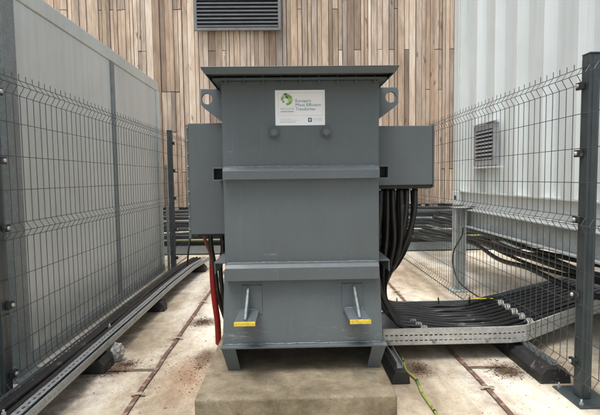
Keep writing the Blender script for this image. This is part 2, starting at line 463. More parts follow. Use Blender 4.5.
# ------------------------------------------------------------------ right container on beams
def right_container():
    X = 2.1; Y1 = 5.75
    t = thing('corrugated_container', (X, 3, 1.16), 'white corrugated shipping container raised on steel beams at right', 'container')
    # corrugated side: outer flat, slope, inner flat, slope
    P = .448; prof = []
    y = 5.107 - P * 18
    D = .07
    while y < 5.60:
        prof += [(y, X), (y + .17, X), (y + .225, X + D), (y + .375, X + D)]
        y += P
    prof = [p for p in prof if p[0] < 5.54] + [(5.545, X + D), (5.56, X)]
    vs = []; fs = []
    for (yy, xx) in prof: vs += [(xx, yy, 1.165), (xx, yy, 4.2)]
    for i in range(len(prof) - 1): fs.append((2 * i, 2 * i + 2, 2 * i + 3, 2 * i + 1))
    MB().add(vs, fs).build('corrugated_side', M['container'], t)
    MB().box(X + .1, X + 2.3, -3, 5.73, 1.0, 4.2).build('inner_box', M['container'], t)
    cp = MB(); cp.box(X - .012, X + .12, 5.56, 5.60, 1.166, 4.2); cp.box(X - .02, X + .1, 5.602, 5.76, 1.166, 4.2)
    cp.build('corner_post', M['container'], t, .006)
    MB().box(X - .025, X + .16, 5.58, 5.765, .985, 1.163).build('corner_casting', M['container'], t, .01)
    h = MB(); h.tube([(X - .028, 5.66, 1.075), (X - .02, 5.66, 1.075)], .03, 14); h.build('casting_hole', M['dark'], t)
    MB().box(X + .045, X + .10, -3, 5.575, .985, 1.16).build('bottom_rail', M['container_rail'], t, .006)
    MB().box(X - .004, X + .099, -3, 5.56, 1.150, 1.164).build('side_sill', M['container'], t)
    # packers between rail and beam
    y = .4
    while y < 5.5:
        MB().box(X - .01, X + .08, y, y + .10, .961, .983).build('packer', M['container_rail'], t)
        y += .16
    # small vent
    y0, y1, z0, z1 = 4.56, 5.10, 1.455, 1.885
    v = MB(); w = .055; xv = X - .03
    v.box(xv, X + .01, y0, y1, z0, z0 + w); v.box(xv, X + .01, y0, y1, z1 - w, z1)
    v.box(xv, X + .01, y0, y0 + w, z0 + w, z1 - w); v.box(xv, X + .01, y1 - w, y1, z0 + w, z1 - w)
    vo = v.build('vent_grille', M['grille'], t, .004)
    MB().box(X - .004, X + .03, y0 + w, y1 - w, z0 + w, z1 - w).build('vent_back', M['dark'], vo)
    z = z0 + w + .006
    while z < z1 - w - .02:
        MB().hexa([(xv - .004, y0 + w, z), (xv + .02, y0 + w, z + .022), (xv + .02, y1 - w, z + .022), (xv - .004, y1 - w, z),
                   (xv - .004, y0 + w, z + .012), (xv + .02, y0 + w, z + .03), (xv + .02, y1 - w, z + .03), (xv - .004, y1 - w, z + .012)]).build('vent_slat', M['grille'], vo)
        z += .040
    MB().box(X - .05, X + .0, y0 - .14, y1 + .03, z0 - .03, z0 - .012).build('vent_drip_sill', M['container'], vo)
    MB().box(X - .055, X + .0, y0 - .02, y1 + .02, z1 + .01, z1 + .02).build('vent_hood', M['container'], vo)
    b = thing('steel_beam', (2.1, 3, .75), 'long grey steel beam carrying the white container', 'beam')
    s = MB(); s.box(2.03, 2.19, -2, 5.40, .945, .96); s.box(2.03, 2.19, -2, 5.40, .752, .767); s.box(2.095, 2.108, -2, 5.399, .768, .944)
    s.build('i_section', M['beam'], b, .002)
    cpost = thing('beam_column', (1.98, 5.25, 0), 'grey steel column under the far end of the container beam', 'column')
    s = MB(); s.box(1.92, 1.933, 5.2, 5.33, .015, .975); s.box(1.934, 2.026, 5.259, 5.271, .015, .975); s.box(2.027, 2.04, 5.2, 5.33, .015, .975)
    s.build('h_section', M['beam'], cpost, .002)
    MB().box(1.87, 2.10, 5.15, 5.38, .002, .014).build('base_plate', M['beam'], cpost, .002)
    MB().box(1.90, 2.20, 5.17, 5.36, .976, .983).build('cap_plate', M['beam'], cpost, .001)
right_container()

# ------------------------------------------------------------------ mesh fences
def fence(X, side, label, y0, y1, posts, cut=None, clampz=(.22, .63, 1.08, 1.47, 1.86)):
    """side: +1 when the enclosure is towards +x"""
    t = thing('mesh_fence', (X, (y0 + y1) / 2, 0), label, 'fence', 'green grey mesh fences beside the transformer')
    d = .030 * side
    prof = [(0, .10), (0, .12), (d, .155), (0, .20), (0, 1.01), (d, 1.055), (0, 1.10), (0, 1.87), (d, 1.92), (0, 1.965), (0, 2.0)]
    r = .0024
    mb = MB(); n = int((y1 - y0) / .0725)
    for i in range(n + 1):
        y = y0 + i * .0725
        pr = prof
        if cut and cut[0] < y < cut[1]: pr = [(0, .29)] + prof[4:]
        jy = random.uniform(-.0015, .0015); jt = random.uniform(-.0012, .0012)
        mb.tube([(X + dx, y + jy + jt * z, z + (random.uniform(-.004, .004) if z > 1.99 else 0)) for dx, z in pr], r, 5, True, False)
    hz = [.12, .20, .38, .58, .78, 1.01, 1.10, 1.30, 1.50, 1.70, 1.87, 1.965]
    for z in (.155, 1.055, 1.92):
        for a, b in (((y0, cut[0]), (cut[1], y1)) if cut and z < .2 else ((y0, y1),)):
            mb.tube([(X + d + side * .0055, a, z), (X + d + side * .0055, b, z)], r, 5, True, False)
    for z in hz:
        if cut and z < .25:
            mb.tube([(X - side * .0055, y0, z), (X - side * .0055, cut[0], z)], r, 5, True, False)
            mb.tube([(X - side * .0055, cut[1], z), (X - side * .0055, y1, z)], r, 5, True, False)
        else:
            mb.tube([(X - side * .0055, y0, z), (X - side * .0055, y1, z)], r, 5, True, False)
    mb.build('mesh_panel', M['wire'], t)
    for py in posts:
        xa, xb = (X - .075, X - .012) if side > 0 else (X + .012, X + .075)
        p = MB()
        # ribbed post: a box with a raised rib down each visible face
        p.box(xa, xb, py - .035, py + .035, .012, 2.03)
        p.box((xa + xb) / 2 - .012, (xa + xb) / 2 + .012, py - .039, py - .0352, .02, 2.02)
        xi = xb if side > 0 else xa
        p.box(min(xi, xi + side * .004), max(xi, xi + side * .004), py - .01, py + .01, .02, 2.02) if False else None
        po = p.build('post', M['fence'], t, .003)
        MB().box(xa - .002, xb + .002, py - .041, py + .037, 2.031, 2.04).build('post_cap', M['fence'], po, .003)
        bx0, bx1 = (xa - .09, xb + .06) if side > 0 else (xa - .062, xb + .09)
        MB().box(bx0, bx1, py - .13, py + .15, .002, .0115).build('base_plate', M['fence'], po, .002)
        for bx, by in ((bx0 + .025, py - .10), (bx1 - .025, py - .10), (bx0 + .025, py + .12), (bx1 - .025, py + .12)):
            bb = MB().tube([(bx, by, .012), (bx, by, .045)], .006, 8); bb.tube([(bx, by, .012), (bx, by, .024)], .012, 6, True, False)
            bb.build('anchor_bolt', M['galv'], po)
        for z in clampz:
            cl = MB()
            xm = X - side * .010
            cl.box(min(xm, xm + side * .022), max(xm, xm + side * .022), py - .006, py + .054, z - .021, z + .021)
            co = cl.build('clamp', M['rubber'], po, .003)
            xo = xm + side * .022
            MB().tube([(xo + side * .0005, py + .030, z), (xo + side * .008, py + .030, z), (xo + side * .013, py + .030, z)], [.013, .012, .005], 12).build('clamp_bolt', M['galv_bright'], po)
    return t
fence(-1.64, 1, 'grey wire mesh fence on the left, in front of the grey cabin', .9, 7.35, [2.62, 6.52])
fence(1.70, -1, 'grey wire mesh fence on the right, in front of the white container', .9, 7.3, [2.625], (3.19, 3.96))

# ------------------------------------------------------------------ plinth
p = MB()
p.box(-.515, .552, 2.315, 3.9, 0, .2)
po = p.build('concrete_plinth', M['plinth'], None, .012, 3)
tag(po, 'low rectangular tan concrete plinth under the grey transformer', 'plinth')

# ------------------------------------------------------------------ transformer
def transformer():
    T = thing('transformer', (.07, 3.0, .2), 'big dark grey steel transformer standing on a concrete plinth', 'transformer')
    XL, XR, YF, YB = -.392, .532, 2.70, 3.50
    t = MB()
    t.box(XL, XR, YF, YB, .80, 1.9155)
    t.hexa([(XL - .018, YF - .050, .367), (XR + .012, YF - .050, .367), (XR + .012, YB, .367), (XL - .018, YB, .367),
            (XL - .008, YF + .001, .799), (XR + .003, YF + .001, .799), (XR + .003, YB, .799), (XL - .008, YB, .799)])
    t.build('tank', M['tank'], T, .004)
    # top flange with bolts and lid
    MB().box(XL - .045, XR + .045, YF - .035, YB + .03, 1.916, 1.928).build('top_flange', M['tank'], T, .002)
    l = MB()
    LX0, LX1, LY0, LY1 = -.468, .600, 2.48, 3.55
    l.box(LX0, LX1, LY0, LY1, 1.942, 1.948)
    k_, e_ = .020, .006       # lips turned down and inwards all round
    zt_, zb_ = 1.9415, 1.911
    def lip(a, b, c, d):      # a-b outer top edge, c-d inner bottom edge
        o_ = Vector((0, 0, 0)); cen = Vector(((LX0 + LX1) / 2, (LY0 + LY1) / 2, 1.9)); 
        a, b, c, d = map(Vector, (a, b, c, d)); mid = (a + b) / 2; n_ = Vector((cen.x - mid.x, 0, 0)) if abs(a.x - b.x) < 1e-6 else Vector((0, cen.y - mid.y, 0))
        n_ = n_.normalized() * e_
        l.add([a, b, d, c, a + n_, b + n_, d + n_, c + n_], [(0, 1, 2, 3), (7, 6, 5, 4), (0, 4, 5, 1), (1, 5, 6, 2), (2, 6, 7, 3), (3, 7, 4, 0)])
    lip((LX0, LY0, zt_), (LX1, LY0, zt_), (LX0 + k_, LY0 + k_, zb_), (LX1 - k_, LY0 + k_, zb_))
    lip((LX0, LY0 + .007, zt_), (LX0, LY1, zt_), (LX0 + k_, LY0 + k_ + .007, zb_ + .001), (LX0 + k_, LY1, zb_ + .001))
    lip((LX1, LY0 + .007, zt_), (LX1, LY1, zt_), (LX1 - k_, LY0 + k_ + .007, zb_ + .001), (LX1 - k_, LY1, zb_ + .001))
    l.build('lid', M['lid'], T, .003)
    for i in range(9):
        x = XL + .03 + i * (XR - XL - .06) / 8
        b = MB().tube([(x, YF - .018, 1.902), (x, YF - .018, 1.9155)], .010, 6, True, False)
        b.tube([(x, YF - .018, 1.893), (x, YF - .018, 1.9385)], .007, 8)
        b.build('flange_bolt', M['lid'], T)
    # lifting lugs
    for sx, x0, x1 in ((-1, -.562, -.36), (1, .50, .712)):
        outer, inner = (x0, x1) if sx < 0 else (x1, x0)
        poly = [(inner, 1.925), (outer, 1.925), (outer, 1.825)]
        poly += [(outer - sx * .10 * k, 1.825 - .105 * k) for k in (.25,)] + [(inner, 1.66)]
        hx, hz, hr = (-.522 if sx < 0 else .662), 1.862, .034
        # plate with a real round hole: bridge the outline to the hole
        bm = bmesh.new(); n = 24
        out = []
        pts = [Vector((a, b)) for a, b in poly]
        hole = []
        for k in range(n):
            a = 2 * math.pi * k / n; d = Vector((math.cos(a), math.sin(a))); best = None
            for i in range(len(pts)):
                A, B = pts[i], pts[(i + 1) % len(pts)]
                e = B - A; den = d.x * e.y - d.y * e.x
                if abs(den) < 1e-9: continue
                w = A - Vector((hx, hz)); tt = (w.x * e.y - w.y * e.x) / den; u = (w.x * d.y - w.y * d.x) / den
                if tt > 0 and -1e-6 <= u <= 1 + 1e-6 and (best is None or tt < best): best = tt
            q = Vector((hx, hz)) + d * best
            # snap to a close corner
            for c_ in pts:
                if (c_ - q).length < .012: q = c_.copy()
            out.append(q); hole.append(Vector((hx, hz)) + d * hr)
        ya, yb = 2.97, 2.99
        vs = []; fs = []
        for y in (ya, yb):
            vs += [(q.x, y, q.y) for q in out] + [(q.x, y, q.y) for q in hole]
        for k in range(n):
            k2 = (k + 1) % n
            fs += [(k, k2, n + k2, n + k), (2 * n + k, 2 * n + n + k, 2 * n + n + k2, 2 * n + k2), (k, 2 * n + k, 2 * n + k2, k2), (n + k, n + k2, 3 * n + k2, 3 * n + k)]
        MB().add(vs, fs).build('lifting_lug', M['tank'], T, .002)
        bm.free()
    # front cross beams
    for z0, z1, dy, off in ((1.342, 1.416, .055, 0), (.748, .846, .06, .004)):
        b = MB()
        prof = [(YF - .0005, z0), (YF - dy, z0), (YF - dy, z1 - .022), (YF - dy + .020, z1 - .004), (YF - .0005, z1)]
        b.prism(prof, 0, XL + .004 + off, XR - .006 - off)
        b.build('cross_beam', M['tank'], T, .003)
        w = MB(); rnd = random.Random(int(z0 * 100))
        pts = [(XL + .01 + i * .02, YF - .003 + rnd.uniform(-.001, .001), z1 + rnd.uniform(-.001, .002)) for i in range(46)]
        w.tube(pts, .0035, 6); w.build('weld_seam', M['weld'], T)
    # side channels, open at the front, and the lower ledges
    for sx, xi in ((-1, XL), (1, XR)):
        xo = xi + sx * .066
        a, b_ = min(xi, xo), max(xi, xo)
        s = MB(); y0, y1 = YF + .03, YB - .05
        s.box(a, b_, y0, y1, 1.410, 1.416); s.box(a, b_, y0, y1, 1.338, 1.344)
        xw = (xo, xo + .006) if sx < 0 else (xo - .006, xo)
        s.box(xw[0], xw[1], y0, y1, 1.3445, 1.4095)
        s.build('side_channel', M['tank'], T, .001)
        MB().box(min(xi, xo - sx * .008), max(xi, xo - sx * .008), y0 + .07, y0 + .074, 1.3445, 1.4095).build('channel_shade', M['dark'], T)  # near-black sheet painting the shade inside the hollow channel
        s = MB(); s.box(a - (.004 if sx < 0 else 0), b_ + (.004 if sx > 0 else 0), y0, y1, .838, .846)
        xq = xo + sx * .004
        s.box(min(xq, xq - sx * .006), max(xq, xq - sx * .006), y0, y1, .775, .8375)
        s.build('side_ledge', M['tank'], T, .001)
    # bolted studs
    for x in (-.087, .219):
        s = MB().tube([(x, YF, 1.612), (x, YF - .012, 1.612)], .034, 20); s.tube([(x, YF - .0125, 1.612), (x, YF - .045, 1.612)], .026, 6, True, False)
        s.tube([(x, YF - .0455, 1.612), (x, YF - .05, 1.612)], .018, 16)
        s.build('stud_bolt', M['tank'], T, .002)
    # jacking brackets
    for x0, x1 in ((-.314, -.196), (.316, .434)):
        def yf(z): return YF + .001 - .051 * (.799 - z) / .432
        px0, px1 = (x0 + .022, x1 + .022) if x0 < 0 else (x0 - .012, x1 - .008)
        fx = -.014 if x0 < 0 else .022
        pd = MB(); pd.hexa([(px0, yf(.545) - .008, .545), (px1, yf(.545) - .008, .545), (px1, yf(.545) + .01, .545), (px0, yf(.545) + .01, .545),
                 (px0, yf(.712) - .008, .712), (px1, yf(.712) - .008, .712), (px1, yf(.712) + .01, .712), (px0, yf(.712) + .01, .712)])
        br = pd.build('jacking_bracket', M['tank'], T, .002)
        yb_, yn = yf(.57), 2.425
        zt, zb = .570, .552
        MB().hexa([(x0, yn, zb), (x1, yn, zb), (x1 - fx * .3, yb_, zb), (x0 - fx * .3, yb_, zb), (x0, yn, zt), (x1, yn, zt), (x1 - fx * .3, yb_, zt), (x0 - fx * .3, yb_, zt)]).build('shelf', M['tank'], br, .002)
        MB().box(x0 + .001, x1 - .001, yn - .004, yn - .0004, zb - .001, zt + .001).build('yellow_edge', M['yellow'], br, .001)
        MB().box(x0 + .002, x1 - .002, yn, yn + .012, zt + .0002, zt + .0012).build('yellow_top', M['yellow'], br)
        xm = (x0 + x1) / 2
        MB().prism([(yf(.70) - .0085, .705), (yf(.70) - .022, .705), (yn + .030, .582), (yn + .030, .5712), (yf(.59) - .0085, .5712)], 0, xm - .007, xm + .007).build('gusset', M['gusset'], br, .002)
        ww = MB().tube([(px0, yf(.715) - .004, .715), (px1, yf(.715) - .004, .715)], .0018, 6)
        ww.tube([(x0 + .004, yf(.57) - .010, .572), (x1 + .0, yf(.57) - .010, .572)], .003, 6)
        ww.build('weld_seam', M['weld'], br)
    # bottom plate and feet
    MB().box(XL - .026, XR + .028, 2.605, YB + .02, .354, .3665).build('bottom_plate', M['tank'], T, .003)
    w = MB(); rnd = random.Random(3)
    w.tube([(XL - .007 + i * .0310, 2.6485 - .003 + rnd.uniform(-.001, .001), .3685 + rnd.uniform(-.001, .0015)) for i in range(31)], .0038, 6)
    w.build('weld_seam', M['weld'], T)
    for sx, xo in ((-1, XL - .022), (1, XR + .022)):
        # splayed channel foot running front to back: web outside, leaning front plate
        f = MB()
        xi = xo - sx * .082
        def fr(x, z): return (x, 2.612 + (.353 - z) * .38, z)
        xb = xo - sx * .030; xib = xi - sx * .022
        q = [(xo, .353), (xi, .353), (xib, .2005), (xb, .2005)]
        fv = [fr(x, z) for x, z in q]; bv = [(x, y + .012, z) for x, y, z in fv]
        f.add(fv + bv, [(0, 1, 2, 3), (7, 6, 5, 4), (0, 4, 5, 1), (1, 5, 6, 2), (2, 6, 7, 3), (3, 7, 4, 0)])
        # outside web
        y0a, y0b = fv[0][1] + .0125, fv[3][1] + .0125
        wv = [(xo, y0a, .353), (xb, y0b, .2005), (xb, 3.4, .2005), (xo, 3.4, .353)]
        wv2 = [(x - sx * .010, y, z) for x, y, z in wv]
        f.add(wv + wv2, [(0, 1, 2, 3), (7, 6, 5, 4), (0, 4, 5, 1), (1, 5, 6, 2), (2, 6, 7, 3), (3, 7, 4, 0)])
        f.build('foot', M['tank'], T, .002)
    # cable boxes on both sides
    lb = MB().box(-.655, XL - .030, 3.0, 3.34, .985, 1.712)
    lo = lb.build('cable_box', M['box'], T, .004)
    MB().box(-.672, -.6555, 3.012, 3.33, .955, 1.704).build('side_cover', M['box'], lo, .002)
    for i in range(9):
        z = 1.02 + i * .083
        MB().tube([(-.6635, 3.0115, z), (-.6635, 3.005, z)], .005, 6, True, False).build('cover_screw', M['galv'], lo)
    MB().box(XL - .0295, XL - .002, 3.05, 3.25, .95, 1.47).build('box_gap_strip', M['dark'], lo)  # near-black strip filling the gap between box and tank
    lg = MB().box(-.62, -.43, 3.03, 3.30, .972, .9845); lg.build('gland_plate', M['dark'], lo)
    rb = MB().box(XR + .002, .948, 3.0, 3.36, 1.292, 1.682)
    ro = rb.build('cable_box', M['box'], T, .004)
    MB().box(.9485, .956, 2.994, 3.352, 1.275, 1.690).build('side_cover', M['box'], ro, .002)
    MB().box(XR + .01, .944, 3.01, 3.35, 1.268, 1.2915).build('gland_plate', M['dark'], ro, .002)
    for i in range(4):
        x = .60 + i * .105
        MB().tube([(x, 3.02, 1.267), (x, 3.02, 1.258)], .006, 6, True, False).build('cover_screw', M['galv'], ro)
    # sticker
    S0x, S1x, S0z, S1z = -.078, .213, 1.657, 1.861
    k = (S1x - S0x) / 330.
    def sx_(u): return S0x + (u - 58) * k
    def sz_(v): return S1z - (v - 60) * (S1z - S0z) / 232.
    yS = YF - .0012
    st = MB().box(S0x, S1x, yS, YF + .0005, S0z, S1z).build('sticker', M['white'], T)
    def rect(mb, u0, u1, v0, v1): mb.box(sx_(u0), sx_(u1), yS - .0006, yS - .0001, sz_(v1), sz_(v0))
    b = MB(); rect(b, 78, 375, 78, 80); rect(b, 78, 375, 226, 228); rect(b, 78, 80, 80, 226); rect(b, 373, 375, 80, 226); b.build('border_line', M['ink_line'], st)
    def text(s, u, v, width, height, m, spacing=1., bold=0):
        cu = bpy.data.curves.new('lettering', 'FONT'); cu.body = s; cu.size = 1; cu.space_character = spacing; cu.offset = bold; cu.resolution_u = 3
        ob = bpy.data.objects.new('tmp_text', cu); COL.objects.link(ob)
        bpy.context.view_layer.update()
        me = bpy.data.meshes.new_from_object(ob.evaluated_get(bpy.context.evaluated_depsgraph_get()))
        COL.objects.unlink(ob); bpy.data.objects.remove(ob)
        xs = [q.co.x for q in me.vertices]; w0, w1 = min(xs), max(xs)
        kx = width * k / (w1 - w0); kz = height * k / .70
        org = ORG[st.name]
        for q in me.vertices:
            q.co = Vector((sx_(u) + (q.co.x - w0) * kx, yS - .0008, sz_(v) + q.co.y * kz)) - org
        me.materials.clear(); me.materials.append(m)
        o = bpy.data.objects.new('lettering', me); COL.objects.link(o); o.parent = st
        return o
    text("Europe's", 194, 140, 100, 20, M['ink_teal'], 1, 0)
    text("Most Efficient", 194, 167, 168, 20, M['ink_teal'], 1, 0)
    text("Transformer", 194, 194, 134, 20, M['ink_teal'], 1, 0)
    text("WILSON", 92, 190, 88, 14, M['ink_grey'], 1.25)
    def greek(u0, u1, v0, v1, m, seed):
        rnd = random.Random(seed); g_ = MB(); u = u0
        while u < u1:
            w_ = rnd.uniform(5, 13); rect(g_, u, min(u1, u + w_), v0, v1); u += w_ + rnd.uniform(1.5, 3)
        g_.build('fine_print', m, st)
    greek(92, 180, 198, 204, M['ink_grey'], 1); greek(96, 176, 210, 212.5, M['ink_line'], 2)
    greek(88, 165, 248, 251, M['ink_line'], 3); greek(88, 222, 257, 260, M['ink_line'], 4); greek(88, 195, 269, 272, M['ink_grey'], 5)
    bl = MB(); rect(bl, 275, 300, 243, 271); bo = bl.build('blue_emblem', M['ink_blue'], st)
    em = MB()
    em.box(sx_(282), sx_(293), yS - .0011, yS - .0007, sz_(254), sz_(250)); em.box(sx_(286), sx_(290), yS - .0011, yS - .0007, sz_(265), sz_(254.2)); em.box(sx_(282), sx_(285.9), yS - .0011, yS - .0007, sz_(262), sz_(258))
    em.build('emblem_mark', M['white'], st)
    text("WILSON", 308, 256, 58, 8, M['ink_grey'], 1.2)
    greek(308, 370, 262, 265, M['ink_line'], 6)
    # leaf ring emblem
    cx, cz = sx_(134), sz_(125)
    specs = [(100, 34, 22, 'green2', 10), (65, 30, 20, 'green1', 60), (30, 31, 19, 'green1', 20), (-5, 30, 22, 'green3', -20), (-40, 29, 18, 'green1', -50),
             (-75, 28, 15, 'green1', -80), (135, 30, 22, 'green3', 100), (165, 31, 15, 'green1', 140), (205, 24, 12, 'green1', 200), (85, 18, 14, 'green2', 90), (10, 14, 13, 'green3', 0)]
    for ci, cname in enumerate(('green1', 'green2', 'green3')):
        lf = MB()
        for j, (a, rr, ln, cn, rot) in enumerate(specs):
            if cn != cname: continue
            c0 = Vector((cx + math.cos(R(a)) * rr * k * .98, cz + math.sin(R(a)) * rr * k * .98)); ta = R(a + 75)
            tx, nx = Vector((math.cos(ta), math.sin(ta))), Vector((-math.sin(ta), math.cos(ta)))
            pts = []
            for q in range(12):
                th = 2 * math.pi * q / 12
                pts.append(c0 + tx * math.cos(th) * ln * .80 * k + nx * math.sin(th) * (abs(math.sin(th)) ** .3) * ln * .55 * k)
            lf.prism([(p_.x, p_.y) for p_ in pts], 1, yS - .0007 - .00008 * j, yS - .0002)
        lf.build('leaf_emblem', M[cname], st)
    return T
transformer()

# ------------------------------------------------------------------ right cable tray
def right_tray():
    F = [(.66, 3.21), (1.60, 3.21), (1.72, 3.235), (2.69, 3.87), (3.6, 4.46)]
    B = [(.66, 3.94), (1.40, 3.94), (1.60, 3.965), (2.50, 4.52), (3.2, 4.97)]
    t = thing('cable_tray', (1.2, 3.5, .13), 'wide perforated galvanised cable tray bending away to the right', 'cable tray')
    base = MB()
    n = len(F)
    for i in range(n - 1):
        q = [F[i], F[i + 1], B[i + 1], B[i]]
        base.hexa([(x, y, .128) for x, y in q] + [(x, y, .131) for x, y in q])
    base.build('tray_floor', M['galv'], t)
    rows = [(.158, .166), (.196, .205)]
    for nm, L in (('near_side', F), ('far_side', B)):
        s = MB()
        for i in range(n - 1):
            perforated(s, (*L[i], 0), (*L[i + 1], 0), .1315, .245, rows, .036, .022)
            a, b = Vector((*L[i], 0)), Vector((*L[i + 1], 0)); tdir = (b - a).normalized(); nrm = Vector((-tdir.y, tdir.x, 0)) * (1 if nm == 'near_side' else -1)
            s.hexa([a + Vector((0, 0, .2455)), b + Vector((0, 0, .2455)), b + nrm * .014 + Vector((0, 0, .2455)), a + nrm * .014 + Vector((0, 0, .2455)),
                    a + Vector((0, 0, .248)), b + Vector((0, 0, .248)), b + nrm * .014 + Vector((0, 0, .248)), a + nrm * .014 + Vector((0, 0, .248))])
        o = s.build(nm, M['galv_bright'] if nm == 'near_side' else M['galv'], t)
        if nm == 'near_side':
            for x in (.70, 1.03, 1.42):
                w_ = MB().tube([(x, 3.2085, .152), (x, 3.203, .152)], .013, 12); w_.tube([(x, 3.2025, .152), (x, 3.195, .152)], .008, 6, True, False)
                w_.build('tray_bolt', M['galv_dark'], o)
    # end plate near the transformer
    e = MB(); perforated(e, (.660, 3.212, 0), (.660, 3.938, 0), .1315, .24, rows, .05, .03); e.build('end_plate', M['galv'], t)
    MB().box(1.62, 1.80, 3.955, 3.975, .249, .254).build('yellow_edge_strip', M['yellow'], t)
    return t
right_tray()

# ------------------------------------------------------------------ black cables from the right box into the tray
def cables():
    N = 20
    rnd = random.Random(5)
    words = ['first', 'second', 'third', 'fourth', 'fifth', 'sixth', 'seventh', 'eighth', 'ninth', 'tenth', 'eleventh', 'twelfth', 'thirteenth', 'fourteenth', 'fifteenth', 'sixteenth', 'seventeenth', 'eighteenth', 'nineteenth', 'twentieth']
    for i in range(N):
        f = i / (N - 1)
        xs = .566 + .290 * f + rnd.uniform(-.012, .012)
        ys = 3.06 + .10 * ((i * 7) % 3)
        lane = 3.262 + f * .635
        r = rnd.choice([.0145, .016, .0175, .019])
        zt = .152 + (.036 if i % 2 else .0) + .010
        def L(a, b): return a + (b - a) * f
        w1, w2 = rnd.uniform(-.022, .022), rnd.uniform(-.020, .020)
        def yy(k): return ys * (1 - k) + lane * k
        pts = [(xs, ys, 1.266), (xs + w1 * .3, ys + .005, 1.10), (L(.572, .845) + w1, yy(.12), .90),
               (L(.590, .808) + w1, yy(.4), .68), (L(.635, .780) + w2, yy(.75), .50),
               (L(.700, .775) + w2, yy(.95), .37), (L(.790, .840), lane, .262), (L(.93, .98), lane + w2 * .5, zt + .040), (1.18, lane, zt + .006),
               (1.30, lane + rnd.uniform(-.016, .016), zt + rnd.uniform(-.002, .014)), (1.48, lane + rnd.uniform(-.012, .016), zt + rnd.uniform(-.002, .008)),
               (1.66 - .10 * f, lane + .05, zt), (2.0 - .1 * f, lane + .262, zt), (2.5 - .1 * f, lane + .585, zt), (3.2 - .1 * f, lane + 1.04, zt)]
        side = 'first from the left' if i == 0 else words[i] + ' from the left'
        tag(MB().tube(spline(pts, 7), r, 10).build('power_cable', M['cable']), f'thick black cable, {side} under the right cable box, curving into the tray', 'cable', 'black cables running into the right tray')
cables()

# clear plastic cleats across the cables
def cleat(x0, y0, x1, y1, z, n, lab):
    t = thing('cable_cleat', ((x0 + x1) / 2, (y0 + y1) / 2, z), lab, 'cable cleat', 'clear plastic cleats across the cables')
    rnd = random.Random(n + int(x0 * 10))
    for i in range(n):
        f = i / (n - 1); x = x0 + (x1 - x0) * f; y = y0 + (y1 - y0) * f
        m = MB()
        k = 10
        pts = []
        for j in range(k + 1):
            a = math.pi * j / k
            pts.append((x + rnd.uniform(-.004, .004), y + math.cos(a) * .036, z + math.sin(a) * .030))
        for d in (-.018, 0.0, .018):
            m.tube([(p[0] + d + .2 * (p[1] - y), p[1], p[2]) for p in pts], .0085, 6)
        m.box(x - .016, x + .016, y - .010, y + .010, z + .026, z + .040)
        m.build('saddle', M['plastic'], t, .002)
cleat(.92, 3.50, .97, 3.26, .215, 4, 'clear plastic cleat over the cables, nearest the transformer')
cleat(1.84, 3.90, 1.82, 3.38, .215, 5, 'clear plastic cleat over the cables, nearest the right fence post')

# black zip ties on the far tray side
for x, lab in ((.93, 'black zip tie on the far tray edge beside the cables'), (1.30, 'black zip tie on the far tray edge, middle of the run'), (1.58, 'black zip tie on the far tray edge, beside the yellow strip')):
    tag(MB().tube(spline([(x, 3.925, .20), (x, 3.922, .262), (x + .004, 3.952, .272), (x + .004, 3.958, .20)], 4), .004, 6).build('zip_tie', M['cable']), lab, 'zip tie', 'black zip ties on the tray')
# loose looping cable by the column
tag(MB().tube(spline([(1.975, 5.13, .76), (1.955, 5.12, .66), (1.86, 5.10, .50), (1.835, 5.05, .33), (1.86, 4.9, .17), (1.93, 4.55, .10), (1.93, 4.2, .14), (1.80, 4.0, .262), (1.70, 3.88, .262)], 8), .008, 8).build('loose_cable', M['cable']),
    'thin black cable looping down beside the grey beam column', 'cable')

# ------------------------------------------------------------------ rubber support feet
def support(x0, x1, y0, y1, h, rail, lab, wavy=False, gz=.128):
    t = thing('rubber_support', ((x0 + x1) / 2, (y0 + y1) / 2, 0), lab, 'support foot', 'black rubber feet under the cable trays')
    xm = (x0 + x1) / 2; w = (x1 - x0) / 2
    if wavy:
        m = MB(); rnd = random.Random(4); n = 26; L = []
        prof = [(-1, 0), (-1, .35), (-.82, .72), (-.5, 1), (.5, 1), (.82, .72), (1, .35), (1, 0)]
        for i in range(n + 1):
            y = y0 + (y1 - y0) * i / n
            k = 1 + .06 * math.sin(i * 1.1) + rnd.uniform(-.03, .03)
            L.append([(xm + a * w * (1 + .03 * math.sin(i * 1.7 + (a > 0))), y, max(.001, b * h * k)) for a, b in prof])
        vs = [p for l in L for p in l]; q = len(prof)
        fs = [(i * q + j, i * q + j + 1, (i + 1) * q + j + 1, (i + 1) * q + j) for i in range(n) for j in range(q - 1)]
        fs += [tuple(range(q)), tuple(n * q + j for j in range(q))[::-1]]
        m.add(vs, fs, True); m.build('rubber_block', M['rubber'], t)
    else:
        MB().prism([(x0, .001), (x1, .001), (x1 - .004, h * .6), (x1 - w * .4, h), (x0 + w * .4, h), (x0 + .004, h * .6)], 1, y0, y1).build('rubber_block', M['rubber'], t, .004)
    if rail:
        a, b = rail
        s = MB(); s.box(a, b, y0 + .05, y1 - .02, h + .0015, h + .005); s.box(a, a + .004, y0 + .05, y1 - .02, h + .0055, gz - .003); s.box(b - .004, b, y0 + .05, y1 - .02, h + .0055, gz - .003)
        s.build('steel_rail', M['galv'], t)
support(.645, .765, 2.86, 3.75, .085, (.69, .73), 'black rubber foot with steel rail beside the plinth, under the tray end')
support(1.60, 1.80, 2.82, 4.0, .10, (1.70, 1.74), 'long black rubber foot under the tray by the right fence post')
support(-1.50, -1.31, 3.12, 3.30, .10, None, 'black rubber block under the left tray beside the crumpled plastic')
support(-1.50, -1.30, 4.60, 4.72, .10, None, 'small black rubber block under the middle of the left tray')
support(-1.46, -1.24, 6.55, 6.70, .10, None, 'black rubber block under the far end of the left tray')

